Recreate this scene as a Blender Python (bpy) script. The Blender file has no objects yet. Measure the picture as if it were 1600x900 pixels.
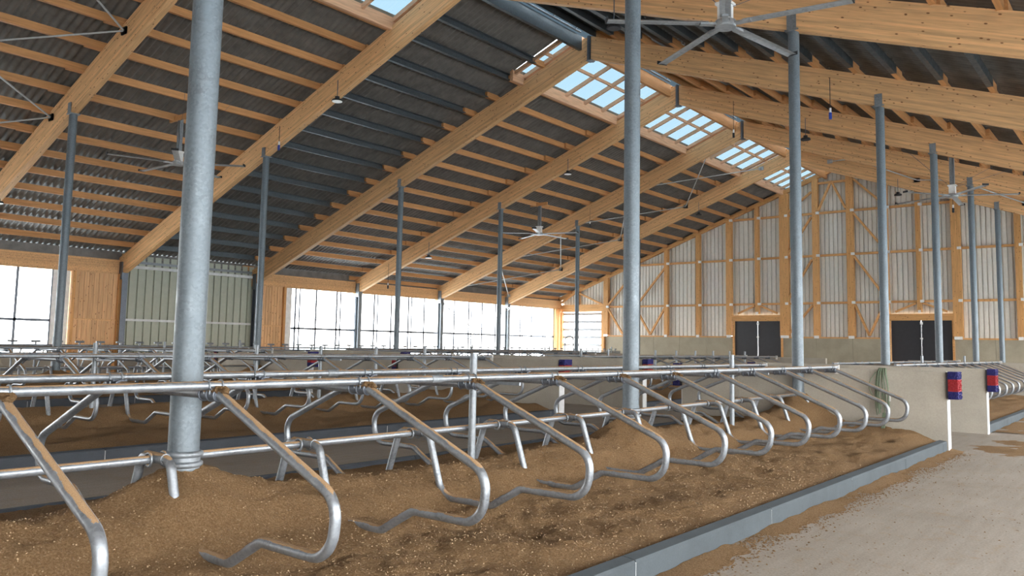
import bpy, math, random
from mathutils import Vector, Matrix, noise
random.seed(7)
S = bpy.context.scene
COL = S.collection
H = 1.63                      # camera height over the alley floor
# ---------------------------------------------------------------- camera
cam_d = bpy.data.cameras.new('camera'); cam = bpy.data.objects.new('camera', cam_d); COL.objects.link(cam)
r_ = Vector((0.77921891, 0.62648084, 0.01842937)); u_ = Vector((0.04285487, -0.08259269, 0.99566154)); f_ = Vector((-0.62528501, 0.77504852, 0.09120554))
M = Matrix((r_, u_, -f_)).transposed().to_4x4(); M.translation = Vector((0, 0, H)); cam.matrix_world = M
cam_d.sensor_width = 36; cam_d.lens = 1255.8768/1600*36
cam_d.shift_x = (800-808.22)/1600; cam_d.shift_y = (424.13-450)/1600
cam_d.clip_start = .05; cam_d.clip_end = 500
S.camera = cam
# ---------------------------------------------------------------- light
W = bpy.data.worlds.new('sky'); S.world = W; W.use_nodes = True
nt = W.node_tree; nt.nodes.clear()
o = nt.nodes.new('ShaderNodeOutputWorld'); bg = nt.nodes.new('ShaderNodeBackground'); tc = nt.nodes.new('ShaderNodeTexCoord')
sx = nt.nodes.new('ShaderNodeSeparateXYZ'); cr = nt.nodes.new('ShaderNodeValToRGB')
nt.links.new(tc.outputs['Generated'], sx.inputs[0]); nt.links.new(sx.outputs['Z'], cr.inputs[0])
nt.links.new(cr.outputs[0], bg.inputs[0]); nt.links.new(bg.outputs[0], o.inputs[0])
cr.color_ramp.elements[0].position = 0.0; cr.color_ramp.elements[0].color = (1.0, .985, .955, 1)
cr.color_ramp.elements[1].position = .75; cr.color_ramp.elements[1].color = (.70, .86, 1.0, 1)
bg.inputs[1].default_value = 1.0
S.view_settings.view_transform = 'Standard'; S.view_settings.look = 'None'; S.view_settings.gamma = 1
S.view_settings.use_curve_mapping = False
S.view_settings.exposure = 3.85
sun_d = bpy.data.lights.new('sun', 'SUN'); sun_d.energy = .25; sun_d.angle = math.radians(60); sun_d.color = (1, .96, .9)
sun = bpy.data.objects.new('sun', sun_d); COL.objects.link(sun)
sun.rotation_euler = Vector((-.78, .42, -.52)).to_track_quat('-Z', 'Y').to_euler()

# ---------------------------------------------------------------- materials
def mat(name, base, rough=.6, metal=0., spec=.5):
    m = bpy.data.materials.new(name); m.use_nodes = True
    b = m.node_tree.nodes['Principled BSDF']
    b.inputs['Base Color'].default_value = (*base, 1); b.inputs['Roughness'].default_value = rough
    b.inputs['Metallic'].default_value = metal; b.inputs['Specular IOR Level'].default_value = spec
    return m, m.node_tree, b
def N(nt, t, **k):
    n = nt.nodes.new(t)
    for a, v in k.items(): setattr(n, a, v)
    return n
def noise_n(nt, scale, detail=3, vec=None, rough=.5):
    n = N(nt, 'ShaderNodeTexNoise'); n.inputs['Scale'].default_value = scale; n.inputs['Detail'].default_value = detail
    n.inputs['Roughness'].default_value = rough
    if vec: nt.links.new(vec, n.inputs['Vector'])
    return n
def objvec(nt, scale=(1, 1, 1), rnd=True):
    t = N(nt, 'ShaderNodeTexCoord'); mp = N(nt, 'ShaderNodeMapping'); mp.inputs['Scale'].default_value = scale
    nt.links.new(t.outputs['Object'], mp.inputs['Vector'])
    if rnd:
        oi = N(nt, 'ShaderNodeObjectInfo'); mu = N(nt, 'ShaderNodeMath', operation='MULTIPLY'); mu.inputs[1].default_value = 37.
        nt.links.new(oi.outputs['Random'], mu.inputs[0]); nt.links.new(mu.outputs[0], mp.inputs['Location'])
    return mp.outputs[0]
def ramp(nt, fac, stops):
    c = N(nt, 'ShaderNodeValToRGB'); e = c.color_ramp.elements
    while len(e) < len(stops): e.new(.5)
    for i, (p, col) in enumerate(stops):
        e[i].position = p; e[i].color = (*col, 1) if len(col) == 3 else col
    nt.links.new(fac, c.inputs[0]); return c
def mix(nt, fac, a, b, mode='MIX'):
    m = N(nt, 'ShaderNodeMix', data_type='RGBA', blend_type=mode)
    for s, v in ((0, fac), (6, a), (7, b)):
        if isinstance(v, (int, float)): m.inputs[s].default_value = v
        elif isinstance(v, tuple): m.inputs[s].default_value = (*v, 1)
        else: nt.links.new(v, m.inputs[s])
    return m.outputs[2]
def bump(nt, b, h, strength=.3, dist=.01):
    bp = N(nt, 'ShaderNodeBump'); bp.inputs['Strength'].default_value = strength; bp.inputs['Distance'].default_value = dist
    nt.links.new(h, bp.inputs['Height']); nt.links.new(bp.outputs[0], b.inputs['Normal'])
def wood(name, base, axis, knots=True, lam=True):
    m, nt, b = mat(name, base, .62, spec=.3)
    sc = [14, 14, 14]; sc[axis] = .9
    v = objvec(nt, tuple(sc)); n1 = noise_n(nt, 1.6, 5, v, .6)
    d = tuple(c*.72 for c in base); l = tuple(min(1, c*1.22) for c in base)
    c = ramp(nt, n1.outputs[0], [(.25, d), (.55, base), (.8, l)]).outputs[0]
    if lam:                                             # glued layers about 4 cm thick, each a little different
        sep = N(nt, 'ShaderNodeSeparateXYZ'); t = N(nt, 'ShaderNodeTexCoord'); nt.links.new(t.outputs['Object'], sep.inputs[0])
        q = N(nt, 'ShaderNodeMath', operation='MULTIPLY'); q.inputs[1].default_value = 22; nt.links.new(sep.outputs['Z'], q.inputs[0])
        fl = N(nt, 'ShaderNodeMath', operation='FLOOR'); nt.links.new(q.outputs[0], fl.inputs[0])
        wn = N(nt, 'ShaderNodeTexWhiteNoise', noise_dimensions='1D'); nt.links.new(fl.outputs[0], wn.inputs['W'])
        lc = ramp(nt, wn.outputs['Value'], [(0, (.84, .84, .84)), (1, (1.1, 1.08, 1.05))])
        c = mix(nt, 1.0, c, lc.outputs[0], 'MULTIPLY')
    if knots:
        ks = [6.5, 6.5, 6.5]; ks[axis] = 3.0
        kv = objvec(nt, tuple(ks)); vo = N(nt, 'ShaderNodeTexVoronoi'); vo.inputs['Scale'].default_value = 1.6
        nt.links.new(kv, vo.inputs['Vector'])
        kr = ramp(nt, vo.outputs['Distance'], [(.10, (1, 1, 1)), (.17, (0, 0, 0))])
        c = mix(nt, kr.outputs[0], c, (.20, .09, .035))
    oi = N(nt, 'ShaderNodeObjectInfo'); rr = ramp(nt, oi.outputs['Random'], [(0, (.9, .88, .86)), (1, (1.08, 1.06, 1.04))])
    c = mix(nt, 1.0, c, rr.outputs[0], 'MULTIPLY')
    nt.links.new(c, b.inputs['Base Color']); bump(nt, b, n1.outputs[0], .15, .004)
    return m
def galv(name, base=(.52, .56, .60), rough=.38, metal=.75, spangle=38, dusty=False):
    m, nt, b = mat(name, base, rough, metal)
    v = objvec(nt); vo = N(nt, 'ShaderNodeTexVoronoi'); vo.inputs['Scale'].default_value = spangle; nt.links.new(v, vo.inputs['Vector'])
    n1 = noise_n(nt, 7, 4, v, .65)
    bw = N(nt, 'ShaderNodeRGBToBW'); nt.links.new(vo.outputs['Color'], bw.inputs[0])
    c1 = ramp(nt, bw.outputs[0], [(.1, tuple(c*.78 for c in base)), (.9, tuple(min(1, c*1.18) for c in base))]).outputs[0]
    c = mix(nt, ramp(nt, n1.outputs[0], [(.35, (0, 0, 0)), (.7, (.7, .7, .7))]).outputs[0], c1, tuple(min(1, c*1.3) for c in base))
    rr = ramp(nt, n1.outputs[0], [(.3, (rough*.8,)*3), (.75, (min(1, rough*1.5),)*3)])
    if dusty:
        g = N(nt, 'ShaderNodeNewGeometry'); s = N(nt, 'ShaderNodeSeparateXYZ'); nt.links.new(g.outputs['Normal'], s.inputs[0])
        nv = noise_n(nt, 9, 4, objvec(nt), .7)
        ad = N(nt, 'ShaderNodeMath', operation='MULTIPLY_ADD'); nt.links.new(nv.outputs[0], ad.inputs[0]); ad.inputs[1].default_value = .45
        hz = N(nt, 'ShaderNodeMath', operation='MULTIPLY'); hz.inputs[1].default_value = .5; nt.links.new(s.outputs['Z'], hz.inputs[0]); nt.links.new(hz.outputs[0], ad.inputs[2])
        f = ramp(nt, ad.outputs[0], [(dusty*.5, (0, 0, 0)), (dusty*.5+.015, (1, 1, 1))])
        f2 = noise_n(nt, 300, 2, objvec(nt))
        dc = ramp(nt, f2.outputs[0], [(.3, (.19, .11, .055)), (.7, (.42, .27, .14))])
        c = mix(nt, f.outputs[0], c, dc.outputs[0])
        iv = N(nt, 'ShaderNodeMath', operation='SUBTRACT'); iv.inputs[0].default_value = 1; nt.links.new(f.outputs[0], iv.inputs[1])
        mm = N(nt, 'ShaderNodeMath', operation='MULTIPLY'); mm.inputs[1].default_value = metal; nt.links.new(iv.outputs[0], mm.inputs[0])
        nt.links.new(mm.outputs[0], b.inputs['Metallic'])
        r2 = mix(nt, f.outputs[0], rr.outputs[0], (.95, .95, .95)); nt.links.new(r2, b.inputs['Roughness'])
    else: nt.links.new(rr.outputs[0], b.inputs['Roughness'])
    nt.links.new(c, b.inputs['Base Color'])
    bump(nt, b, n1.outputs[0], .12, .003)
    return m
def concrete(name, base, sc=1.0, stain=.75):
    m, nt, b = mat(name, base, .85, spec=.25)
    v = objvec(nt); n1 = noise_n(nt, 1.1*sc, 6, v, .65); n2 = noise_n(nt, 40*sc, 3, v)
    c = ramp(nt, n1.outputs[0], [(.3, tuple(x*stain for x in base)), (.6, base), (.8, tuple(min(1, x*1.15) for x in base))]).outputs[0]
    c = mix(nt, .35, c, ramp(nt, n2.outputs[0], [(.3, tuple(x*.7 for x in base)), (.7, base)]).outputs[0])
    nt.links.new(c, b.inputs['Base Color']); bump(nt, b, n2.outputs[0], .2, .004)
    return m
def plain(name, base, rough=.6, metal=0., var=.12, sc=6):
    m, nt, b = mat(name, base, rough, metal)
    n1 = noise_n(nt, sc, 4, objvec(nt), .6)
    c = ramp(nt, n1.outputs[0], [(.3, tuple(x*(1-var) for x in base)), (.7, tuple(min(1, x*(1+var)) for x in base))])
    nt.links.new(c.outputs[0], b.inputs['Base Color']); return m
WB = (.745, .445, .22)
M_ = dict(
    glulam=wood('glulam_spruce', WB, 0), purlin=wood('purlin_spruce', (.56, .28, .115), 1, lam=False, knots=False),
    post=wood('post_spruce', (.62, .33, .13), 2, lam=False), beamx=wood('beam_spruce_x', (.62, .33, .13), 0, lam=False),
    sky_timber=wood('skylight_timber', (.70, .42, .26), 0, knots=False, lam=False), sky_timber_y=wood('skylight_timber_y', (.68, .40, .24), 1, knots=False, lam=False),
    plank=wood('wall_plank', (.72, .44, .23), 2, lam=False),
    galv=galv('galvanised_steel', (.22, .24, .26), .45, .55), galv_col=galv('galvanised_column', (.130, .155, .175), .48, .38, 55),
    galv_pipe=galv('galvanised_pipe', (.28, .30, .325), .42, .75, 60, dusty=1.17), galv_rail=galv('galvanised_rail', (.26, .28, .305), .42, .75, 60, dusty=1.18), galv_low=galv('dusty_low_rail', (.26, .28, .305), .42, .75, 60, dusty=1.07),
    galv_dark=galv('dark_clamp_steel', (.12, .135, .16), .42, .6, 60),
    steel_blue=galv('purlin_steel', (.07, .082, .09), .40, .5, 30), fan=galv('fan_aluminium', (.36, .37, .38), .4, .5, 20),
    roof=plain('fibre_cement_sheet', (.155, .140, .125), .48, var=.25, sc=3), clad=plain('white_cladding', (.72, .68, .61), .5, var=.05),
    clad_green=plain('grey_green_cladding', (.40, .42, .34), .5, var=.05),
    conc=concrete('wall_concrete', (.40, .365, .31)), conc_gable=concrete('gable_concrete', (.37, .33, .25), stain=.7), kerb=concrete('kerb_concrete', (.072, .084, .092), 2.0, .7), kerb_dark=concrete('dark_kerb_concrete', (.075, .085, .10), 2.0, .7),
    yard=plain('pale_gravel_yard', (.78, .77, .74), .9, sc=.3), joint=plain('joint_mortar', (.5, .5, .5), .9), strip=plain('edge_strip', (.62, .63, .63), .5),
    rod=plain('zinc_rod', (.42, .43, .43), .5, .2), door=plain('door_black', (.022, .022, .027), .45), white=plain('white_paint', (.75, .74, .72), .4), black=plain('black_rubber', (.015, .015, .018), .6),
    blue=plain('blue_bristle', (.012, .012, .11), .8, var=.4, sc=60), red=plain('red_bristle', (.26, .010, .014), .8, var=.4, sc=60),
    chip_light=plain('chip_light', (.38, .26, .145), .9, var=.3), chip_dark=plain('chip_dark', (.17, .10, .055), .9, var=.3), rope=plain('green_rope', (.14, .18, .12), .9, var=.5, sc=120), rust=plain('brown_handle', (.22, .10, .05), .8), bluep=plain('blue_plastic', (.02, .05, .3), .4),
    osb=plain('osb_board', (.45, .26, .11), .8, var=.35, sc=25),
)
# floor: trodden concrete with sawdust carried about
m, nt, b = mat('alley_concrete', (.3, .26, .22), .8, spec=.3)
v = objvec(nt, rnd=False); n1 = noise_n(nt, .8, 7, v, .65); n2 = noise_n(nt, 55, 3, v); n3 = noise_n(nt, 4.5, 7, v, .75)
vs = N(nt, 'ShaderNodeMapping'); vs.inputs['Scale'].default_value = (9, .7, 1); nt.links.new(v, vs.inputs['Vector']); n4 = noise_n(nt, 1.3, 5, vs.outputs[0], .6)
c = ramp(nt, n1.outputs[0], [(.3, (.235, .195, .155)), (.55, (.315, .265, .215)), (.8, (.385, .335, .28))]).outputs[0]
c = mix(nt, .3, c, ramp(nt, n4.outputs[0], [(.35, (.185, .15, .118)), (.65, (.36, .315, .265))]).outputs[0])
c = mix(nt, .35, c, ramp(nt, n2.outputs[0], [(.3, (.13, .105, .085)), (.7, (.40, .35, .30))]).outputs[0])
c = mix(nt, ramp(nt, n3.outputs[0], [(.55, (0, 0, 0)), (.70, (.8, .8, .8))]).outputs[0], c, (.27, .18, .10))
nt.links.new(c, b.inputs['Base Color']); bump(nt, b, n3.outputs[0], .25, .01); M_['floor'] = m
# sawdust
m, nt, b = mat('sawdust', (.4, .25, .12), .95, spec=.15)
v = objvec(nt, rnd=False); n1 = noise_n(nt, 2.2, 6, v, .7); n2 = noise_n(nt, 75, 6, v, .8); n3 = noise_n(nt, 22, 7, v, .8)
c = ramp(nt, n1.outputs[0], [(.3, (.20, .110, .048)), (.5, (.275, .160, .073)), (.72, (.34, .205, .10))]).outputs[0]
c = mix(nt, .7, c, ramp(nt, n2.outputs[0], [(.30, (.085, .045, .02)), (.5, (.27, .160, .078)), (.70, (.54, .37, .21))]).outputs[0])
nt.links.new(c, b.inputs['Base Color'])
ad = N(nt, 'ShaderNodeMath', operation='MULTIPLY_ADD'); nt.links.new(n2.outputs[0], ad.inputs[0]); ad.inputs[1].default_value = .35; nt.links.new(n3.outputs[0], ad.inputs[2])
bump(nt, b, ad.outputs[0], 1.0, .05); M_['sawdust'] = m
# skylight pane: tinted, lightly diffusing solar glazing
m = bpy.data.materials.new('solar_pane'); m.use_nodes = True; nt = m.node_tree; nt.nodes.clear()
oo = N(nt, 'ShaderNodeOutputMaterial'); tr = N(nt, 'ShaderNodeBsdfTransparent'); tr.inputs[0].default_value = (.044, .064, .076, 1)
gl = N(nt, 'ShaderNodeBsdfGlossy'); gl.inputs['Roughness'].default_value = .1; gl.inputs[0].default_value = (.8, .9, 1, 1)
mx = N(nt, 'ShaderNodeMixShader'); mx.inputs[0].default_value = .06
nt.links.new(tr.outputs[0], mx.inputs[1]); nt.links.new(gl.outputs[0], mx.inputs[2]); nt.links.new(mx.outputs[0], oo.inputs[0]); M_['pane'] = m

m = M_['pane'].copy(); m.name = 'vent_dimmer_tint'; M_['cap'] = m  # tint of the added panes that dim the sky in the ridge slot
for n_ in m.node_tree.nodes:
    if n_.type == 'BSDF_TRANSPARENT': n_.inputs[0].default_value = (.075, .09, .098, 1)
# ---------------------------------------------------------------- mesh builder
class MB:
    def __init__(s): s.v = []; s.f = []; s.m = []; s.sm = []
    def add(s, vs, fs, mi=0, smooth=False):
        o = len(s.v); s.v += [tuple(p) for p in vs]; s.f += [tuple(i+o for i in f) for f in fs]
        s.m += [mi]*len(fs); s.sm += [smooth]*len(fs); return s
    def box(s, x0, x1, y0, y1, z0, z1, mi=0):
        vs = [(x, y, z) for x in (x0, x1) for y in (y0, y1) for z in (z0, z1)]
        return s.add(vs, [(0, 1, 3, 2), (4, 6, 7, 5), (0, 4, 5, 1), (2, 3, 7, 6), (0, 2, 6, 4), (1, 5, 7, 3)], mi)
    def bbox(s, x0, x1, y0, y1, z0, z1, c=.01, mi=0):   # box with a chamfered section in the z/y edges along x
        return s.prism([(y0+c, z0), (y1-c, z0), (y1, z0+c), (y1, z1-c), (y1-c, z1), (y0+c, z1), (y0, z1-c), (y0, z0+c)], x0, x1, 'x', mi)
    def prism(s, poly, a, b, axis='y', mi=0):
        def P(p, t): return {'x': (t, p[0], p[1]), 'y': (p[0], t, p[1]), 'z': (p[0], p[1], t)}[axis]
        n = len(poly); vs = [P(p, a) for p in poly]+[P(p, b) for p in poly]
        fs = [(i, (i+1) % n, n+(i+1) % n, n+i) for i in range(n)]+[tuple(range(n))[::-1], tuple(range(n, 2*n))]
        return s.add(vs, fs, mi)
    def beam(s, p0, p1, w, h, up=(0, 0, 1), mi=0):
        p0 = Vector(p0); p1 = Vector(p1); d = (p1-p0).normalized(); up = Vector(up)
        sd = d.cross(up).normalized()*(w/2); uu = sd.cross(d).normalized()*(h/2)
        vs = [p+a*sd+c*uu for p in (p0, p1) for a in (-1, 1) for c in (-1, 1)]
        return s.add(vs, [(0, 1, 3, 2), (4, 6, 7, 5), (0, 4, 5, 1), (2, 3, 7, 6), (0, 2, 6, 4), (1, 5, 7, 3)], mi)
    def tube(s, path, r, n=10, mi=0, cap=True, closed=False, smooth=True):
        path = [Vector(p) for p in path]; L = len(path); vs = []; fs = []
        ref = None
        for i, p in enumerate(path):
            if closed: t = path[(i+1) % L]-path[i-1]
            else: t = path[min(i+1, L-1)]-path[max(i-1, 0)]
            t.normalize()
            if ref is None: ref = Vector((0, 0, 1)) if abs(t.z) < .9 else Vector((1, 0, 0)); ref = (ref-t*ref.dot(t)).normalized()
            else: ref = (ref-t*ref.dot(t)).normalized()
            q = t.cross(ref); rr = r[i] if isinstance(r, (list, tuple)) else r
            vs += [p+rr*(math.cos(2*math.pi*k/n)*ref+math.sin(2*math.pi*k/n)*q) for k in range(n)]
        for i in range(L if closed else L-1):
            j = (i+1) % L
            fs += [(i*n+k, i*n+(k+1) % n, j*n+(k+1) % n, j*n+k) for k in range(n)]
        s.add(vs, fs, mi, smooth)
        if cap and not closed: s.add(vs[:n], [tuple(range(n))[::-1]], mi); s.add(vs[-n:], [tuple(range(n))], mi)
        return s
    def cyl(s, x, y, z0, z1, r, n=16, mi=0, r1=None): return s.tube([(x, y, z0), (x, y, z1)], [r, r if r1 is None else r1], n, mi)
    def ring(s, c, r, t, axis='y', n=14, m=6, mi=0, a0=0, a1=360):
        pts = []; full = a1-a0 >= 360; k = n if full else n+1
        for i in range(k):
            a = math.radians(a0+(a1-a0)*i/n); x, y = r*math.cos(a), r*math.sin(a)
            pts.append(Vector(c)+Vector({'y': (x, 0, y), 'x': (0, x, y), 'z': (x, y, 0)}[axis]))
        return s.tube(pts, t, m, mi, closed=full)
    def blob(s, c, r, sq=(1, 1, 1), seed=0, amp=.3, mi=0, nu=10, nv=7):
        vs = []; fs = []
        for j in range(nv+1):
            for i in range(nu):
                a = 2*math.pi*i/nu; b = math.pi*j/nv
                d = Vector((math.sin(b)*math.cos(a), math.sin(b)*math.sin(a), math.cos(b)))
                k = r*(1+amp*noise.noise(d*2.3+Vector((seed, 0, 0))))
                vs.append(Vector(c)+Vector((d.x*sq[0], d.y*sq[1], d.z*sq[2]))*k)
        for j in range(nv): fs += [(j*nu+i, j*nu+(i+1) % nu, (j+1)*nu+(i+1) % nu, (j+1)*nu+i) for i in range(nu)]
        return s.add(vs, fs, mi, True)
    def mesh(s, name, mats):
        me = bpy.data.meshes.new(name); me.from_pydata(s.v, [], s.f)
        for k in (mats if isinstance(mats, (list, tuple)) else [mats]): me.materials.append(M_[k])
        me.polygons.foreach_set('material_index', s.m); me.polygons.foreach_set('use_smooth', s.sm); me.update(); return me
    def build(s, name, mats, parent=None): return obj(name, s.mesh(name, mats), parent)
def obj(name, me, parent=None, loc=None):
    o = bpy.data.objects.new(name, me); COL.objects.link(o)
    if parent: o.parent = parent
    if loc: o.location = loc
    return o
def tag(o, label=None, cat=None, group=None, kind=None):
    if label: o['label'] = label
    if cat: o['category'] = cat
    if group: o['group'] = group
    if kind: o['kind'] = kind
    return o
def thing(name, loc, label, cat, group=None, kind=None, rz=0):
    o = bpy.data.objects.new(name, None); COL.objects.link(o); o.location = loc; o.rotation_euler.z = rz; o.empty_display_size = .2
    return tag(o, label, cat, group, kind)
def copy_tree(o, loc=None, rz=None):
    c = o.copy(); COL.objects.link(c)
    if loc: c.location = loc
    if rz is not None: c.rotation_euler.z = rz
    for ch in o.children:
        d = ch.copy(); COL.objects.link(d); d.parent = c
        for g in ch.children:
            e = g.copy(); COL.objects.link(e); e.parent = d
    return c
def fillet(P, R, n=6):
    P = [Vector(p) for p in P]; out = [P[0]]
    for i in range(1, len(P)-1):
        a = (P[i-1]-P[i]); b = (P[i+1]-P[i]); la, lb = a.length, b.length; a.normalize(); b.normalize()
        ang = a.angle(b); d = min(R[i]/math.tan(ang/2), la*.48, lb*.48); s, e = P[i]+a*d, P[i]+b*d
        rr = d*math.tan(ang/2); cdir = (a+b).normalized(); cc = P[i]+cdir*(rr/math.sin(ang/2))
        v0, v1 = s-cc, e-cc; tot = v0.angle(v1)
        for k in range(n+1):
            t = k/n; out.append(cc+(v0*math.sin((1-t)*tot)+v1*math.sin(t*tot))/math.sin(tot))
    out.append(P[-1]); return out
ORD = 'first second third fourth fifth sixth seventh eighth ninth tenth eleventh twelfth thirteenth fourteenth fifteenth sixteenth'.split()

# ---------------------------------------------------------------- levels (world z = value + H)
XC, XL, XR, XM = -14.05, -32.36, 4.26, -5.345      # ridge, left eave, right eave, right column row
XCL = -22.75                                       # left column row
FY = [2.974+6*k for k in range(-2, 7)]             # frames -2..6
YG = 44.97
ZB = 9.20+H                                        # rafter underside at the ridge
SL, SR = .369, .354
def under(x): return ZB-(SL*(XC-x) if x < XC else SR*(x-XC))
RD = .75                                           # rafter depth, vertical
def top(x): return under(x)+RD
PH = .23                                           # purlin height

# ---------------------------------------------------------------- floor and ground
f = MB().add([(-32.6, -12, 0), (6, -12, 0), (6, 45.1, 0), (-32.6, 45.1, 0)], [(0, 1, 2, 3)]).build('floor', 'floor')
tag(f, 'worn beige concrete alley floor with scattered sawdust', 'floor', kind='structure')
g = MB().add([(-200, -150, -.12), (150, -150, -.12), (150, 250, -.12), (-200, 250, -.12)], [(0, 1, 2, 3)]).build('ground', 'yard')
tag(g, 'pale bright yard outside beyond the open left wall', 'ground', kind='structure')

# ---------------------------------------------------------------- roof
roof = thing('ceiling', (XC, 18, 9), 'pitched barn ceiling of dark corrugated sheets over timber and steel purlins', 'ceiling', kind='structure'); roof_off = Vector(roof.location)
def rbuild(mb, name, mt, parent=roof, off=roof_off):
    mb.v = [(a-off.x, b-off.y, c-off.z) for a, b, c in mb.v]; return mb.build(name, mt, parent)
bays = [(FY[i], FY[i+1]) for i in range(len(FY)-1)]+[(FY[-1], YG+.5)]
bays = [(-15.2, FY[0])]+bays
XS = -16.72                                        # lower edge of the skylight strip
steel = lambda a: abs(a-14.974) < .1
PXL = [XS-.21-1.036*k for k in range(16)]
PXR = [-12.9+1.005*k for k in range(18)]
PIT, AMP = .20, .040
def sheet(xa, xb, y0, y1, lift=0.0):
    # wavy across Y, straight down the slope, with 6 mm thickness read as an edge
    mb = MB(); n = int(round((y1-y0)/PIT*6)); vs = []
    for i in range(n+1):
        y = y0+(y1-y0)*i/n; w = AMP*math.sin(2*math.pi*y/PIT)
        for x, dz in ((xa, 0), (xb, lift)):
            z = top(x)+PH+.045+w+dz; vs += [(x, y, z), (x, y, z+.007)]
    fs = []
    und, up_ = vs[0::2], vs[1::2]
    mb.add(und, [(2*i, 2*i+1, 2*i+3, 2*i+2) for i in range(n)], 0, True); mb.add(up_, [(2*i, 2*i+2, 2*i+3, 2*i+1) for i in range(n)], 0, True)
    mb.add(vs, [f for i in range(n) for f in ((i*4, i*4+4, i*4+5, i*4+1), (i*4+2, i*4+3, i*4+7, i*4+6))]); return mb
purl = {}
for bi, (y0, y1) in enumerate(bays):
    st = steel(y0)
    # sheets, lapped every second purlin
    xs = [-33.0]+[PXL[k] for k in range(14, -1, -2)]
    xs = xs[:-1]+[XS-.1, XC-.55] if st else xs[:-1]+[XS-.14]
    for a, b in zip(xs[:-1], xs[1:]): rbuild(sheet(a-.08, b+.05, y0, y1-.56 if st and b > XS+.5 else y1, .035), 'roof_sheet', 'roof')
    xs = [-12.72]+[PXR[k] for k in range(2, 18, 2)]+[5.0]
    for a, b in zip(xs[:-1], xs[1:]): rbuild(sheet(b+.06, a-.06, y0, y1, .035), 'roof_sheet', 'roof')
    # purlins
    for x in PXL+PXR+([XS-.21+1.036, XC-.62] if st else []):
        sgn = -1 if x < XC else 1; sl = SL if x < XC else SR
        z0 = top(x)+.005; ya, yb = y0, y1
        if st:
            # galvanised Z purlin with short timber ends on the glulam
            for a, b in ((y0, y0+.6), (y1-.6, y1)):
                rbuild(MB().prism([(x-.055, z0-.005), (x+.055, z0-.005), (x+.055, z0+PH-.03), (x-.055, z0+PH-.03)], a, b), 'purlin_end', 'purlin')
            mb = MB(); t = .012
            ya_, yb_ = y0+.55, y1-.55; zt_ = z0+PH-.02
            mb.prism([(x-.06, z0), (x+.06, z0), (x+.06, z0+.035), (x+.05, z0+.035), (x+.05, z0+t), (x-.048, z0+t), (x-.048, zt_-t), (x+.06, zt_-t), (x+.06, zt_), (x-.06, zt_)] if sgn < 0 else
                     [(x+.06, z0), (x-.06, z0), (x-.06, z0+.035), (x-.05, z0+.035), (x-.05, z0+t), (x+.048, z0+t), (x+.048, zt_-t), (x-.06, zt_-t), (x-.06, zt_), (x+.06, zt_)], ya_, yb_)
            rbuild(mb, 'steel_purlin', 'steel_blue')
        else:
            off = .051 if bi % 2 else -.051; x += off; zz = z0+(x-off-x)*(SL if x < XC else -SR)*0
            rbuild(MB().prism([(x-.048, zz), (x+.048, zz), (x+.048, zz+PH-.03), (x-.048, zz+PH-.03)], y0-(.06 if steel(y0-6) else .5), y1-.5 if y1 > YG else y1+(.06 if steel(y1) else .5)), 'purlin', 'purlin')
# timber upstand in osb and the first right-hand boards by the vent
for y0, y1 in bays:
    st = steel(y0)
    rbuild(MB().prism([(-13.88, top(-13.88)+.0), (-13.85, top(-13.88)+.0), (-13.85, top(-13.88)+.34), (-13.88, top(-13.88)+.34)], y0, y1), 'vent_upstand', 'steel_blue' if st else 'osb')
    rbuild(MB().prism([(-13.87, top(-13.87)+PH), (-12.66, top(-12.66)+PH+.01), (-12.66, top(-12.66)+PH+.03), (-13.87, top(-13.87)+PH+.02)], y0, y1), 'vent_soffit', 'steel_blue' if st else 'osb')
    # ridge beam just right of the apex
    rbuild(MB().box(XC-.40, XC-.28, y0+.1, y1-.1, ZB+.34, ZB+.80), 'ridge_beam', 'steel_blue' if st else 'purlin')
    rbuild(MB().tube([(XC-.20, y0+.3, ZB+.86), (XC-.20, y1-.3, ZB+.86)], .035, 8), 'vent_tube', 'galv')
    rbuild(MB().add([(XC-.42, y0, ZB+1.16), (-13.80, y0, ZB+1.20), (-13.80, y1, ZB+1.20), (XC-.42, y1, ZB+1.16)], [(0, 1, 2, 3)]), 'vent_dimmer', 'cap')  # added pane over the open slot, cuts the light falling on the rafters
    rbuild(MB().box(XC-.43, XC-.428, y0, y1, ZB+.8, ZB+1.17), 'sky_strip_pane', 'cap')  # added upright pane, tints the open side to a pale-blue sky strip
    n = 5
    for k in range(n):                              # lattice brackets under the added pane
        yy = y0+.6+(y1-y0-1.2)*k/(n-1); mb = MB()
        mb.tube([(XC+.18, yy+.2, ZB+1.08), (XC-.20, yy, ZB+.86), (XC+.18, yy-.2, ZB+1.08)], .018, 6)
        rbuild(mb, 'vent_bracket', 'galv')

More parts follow.
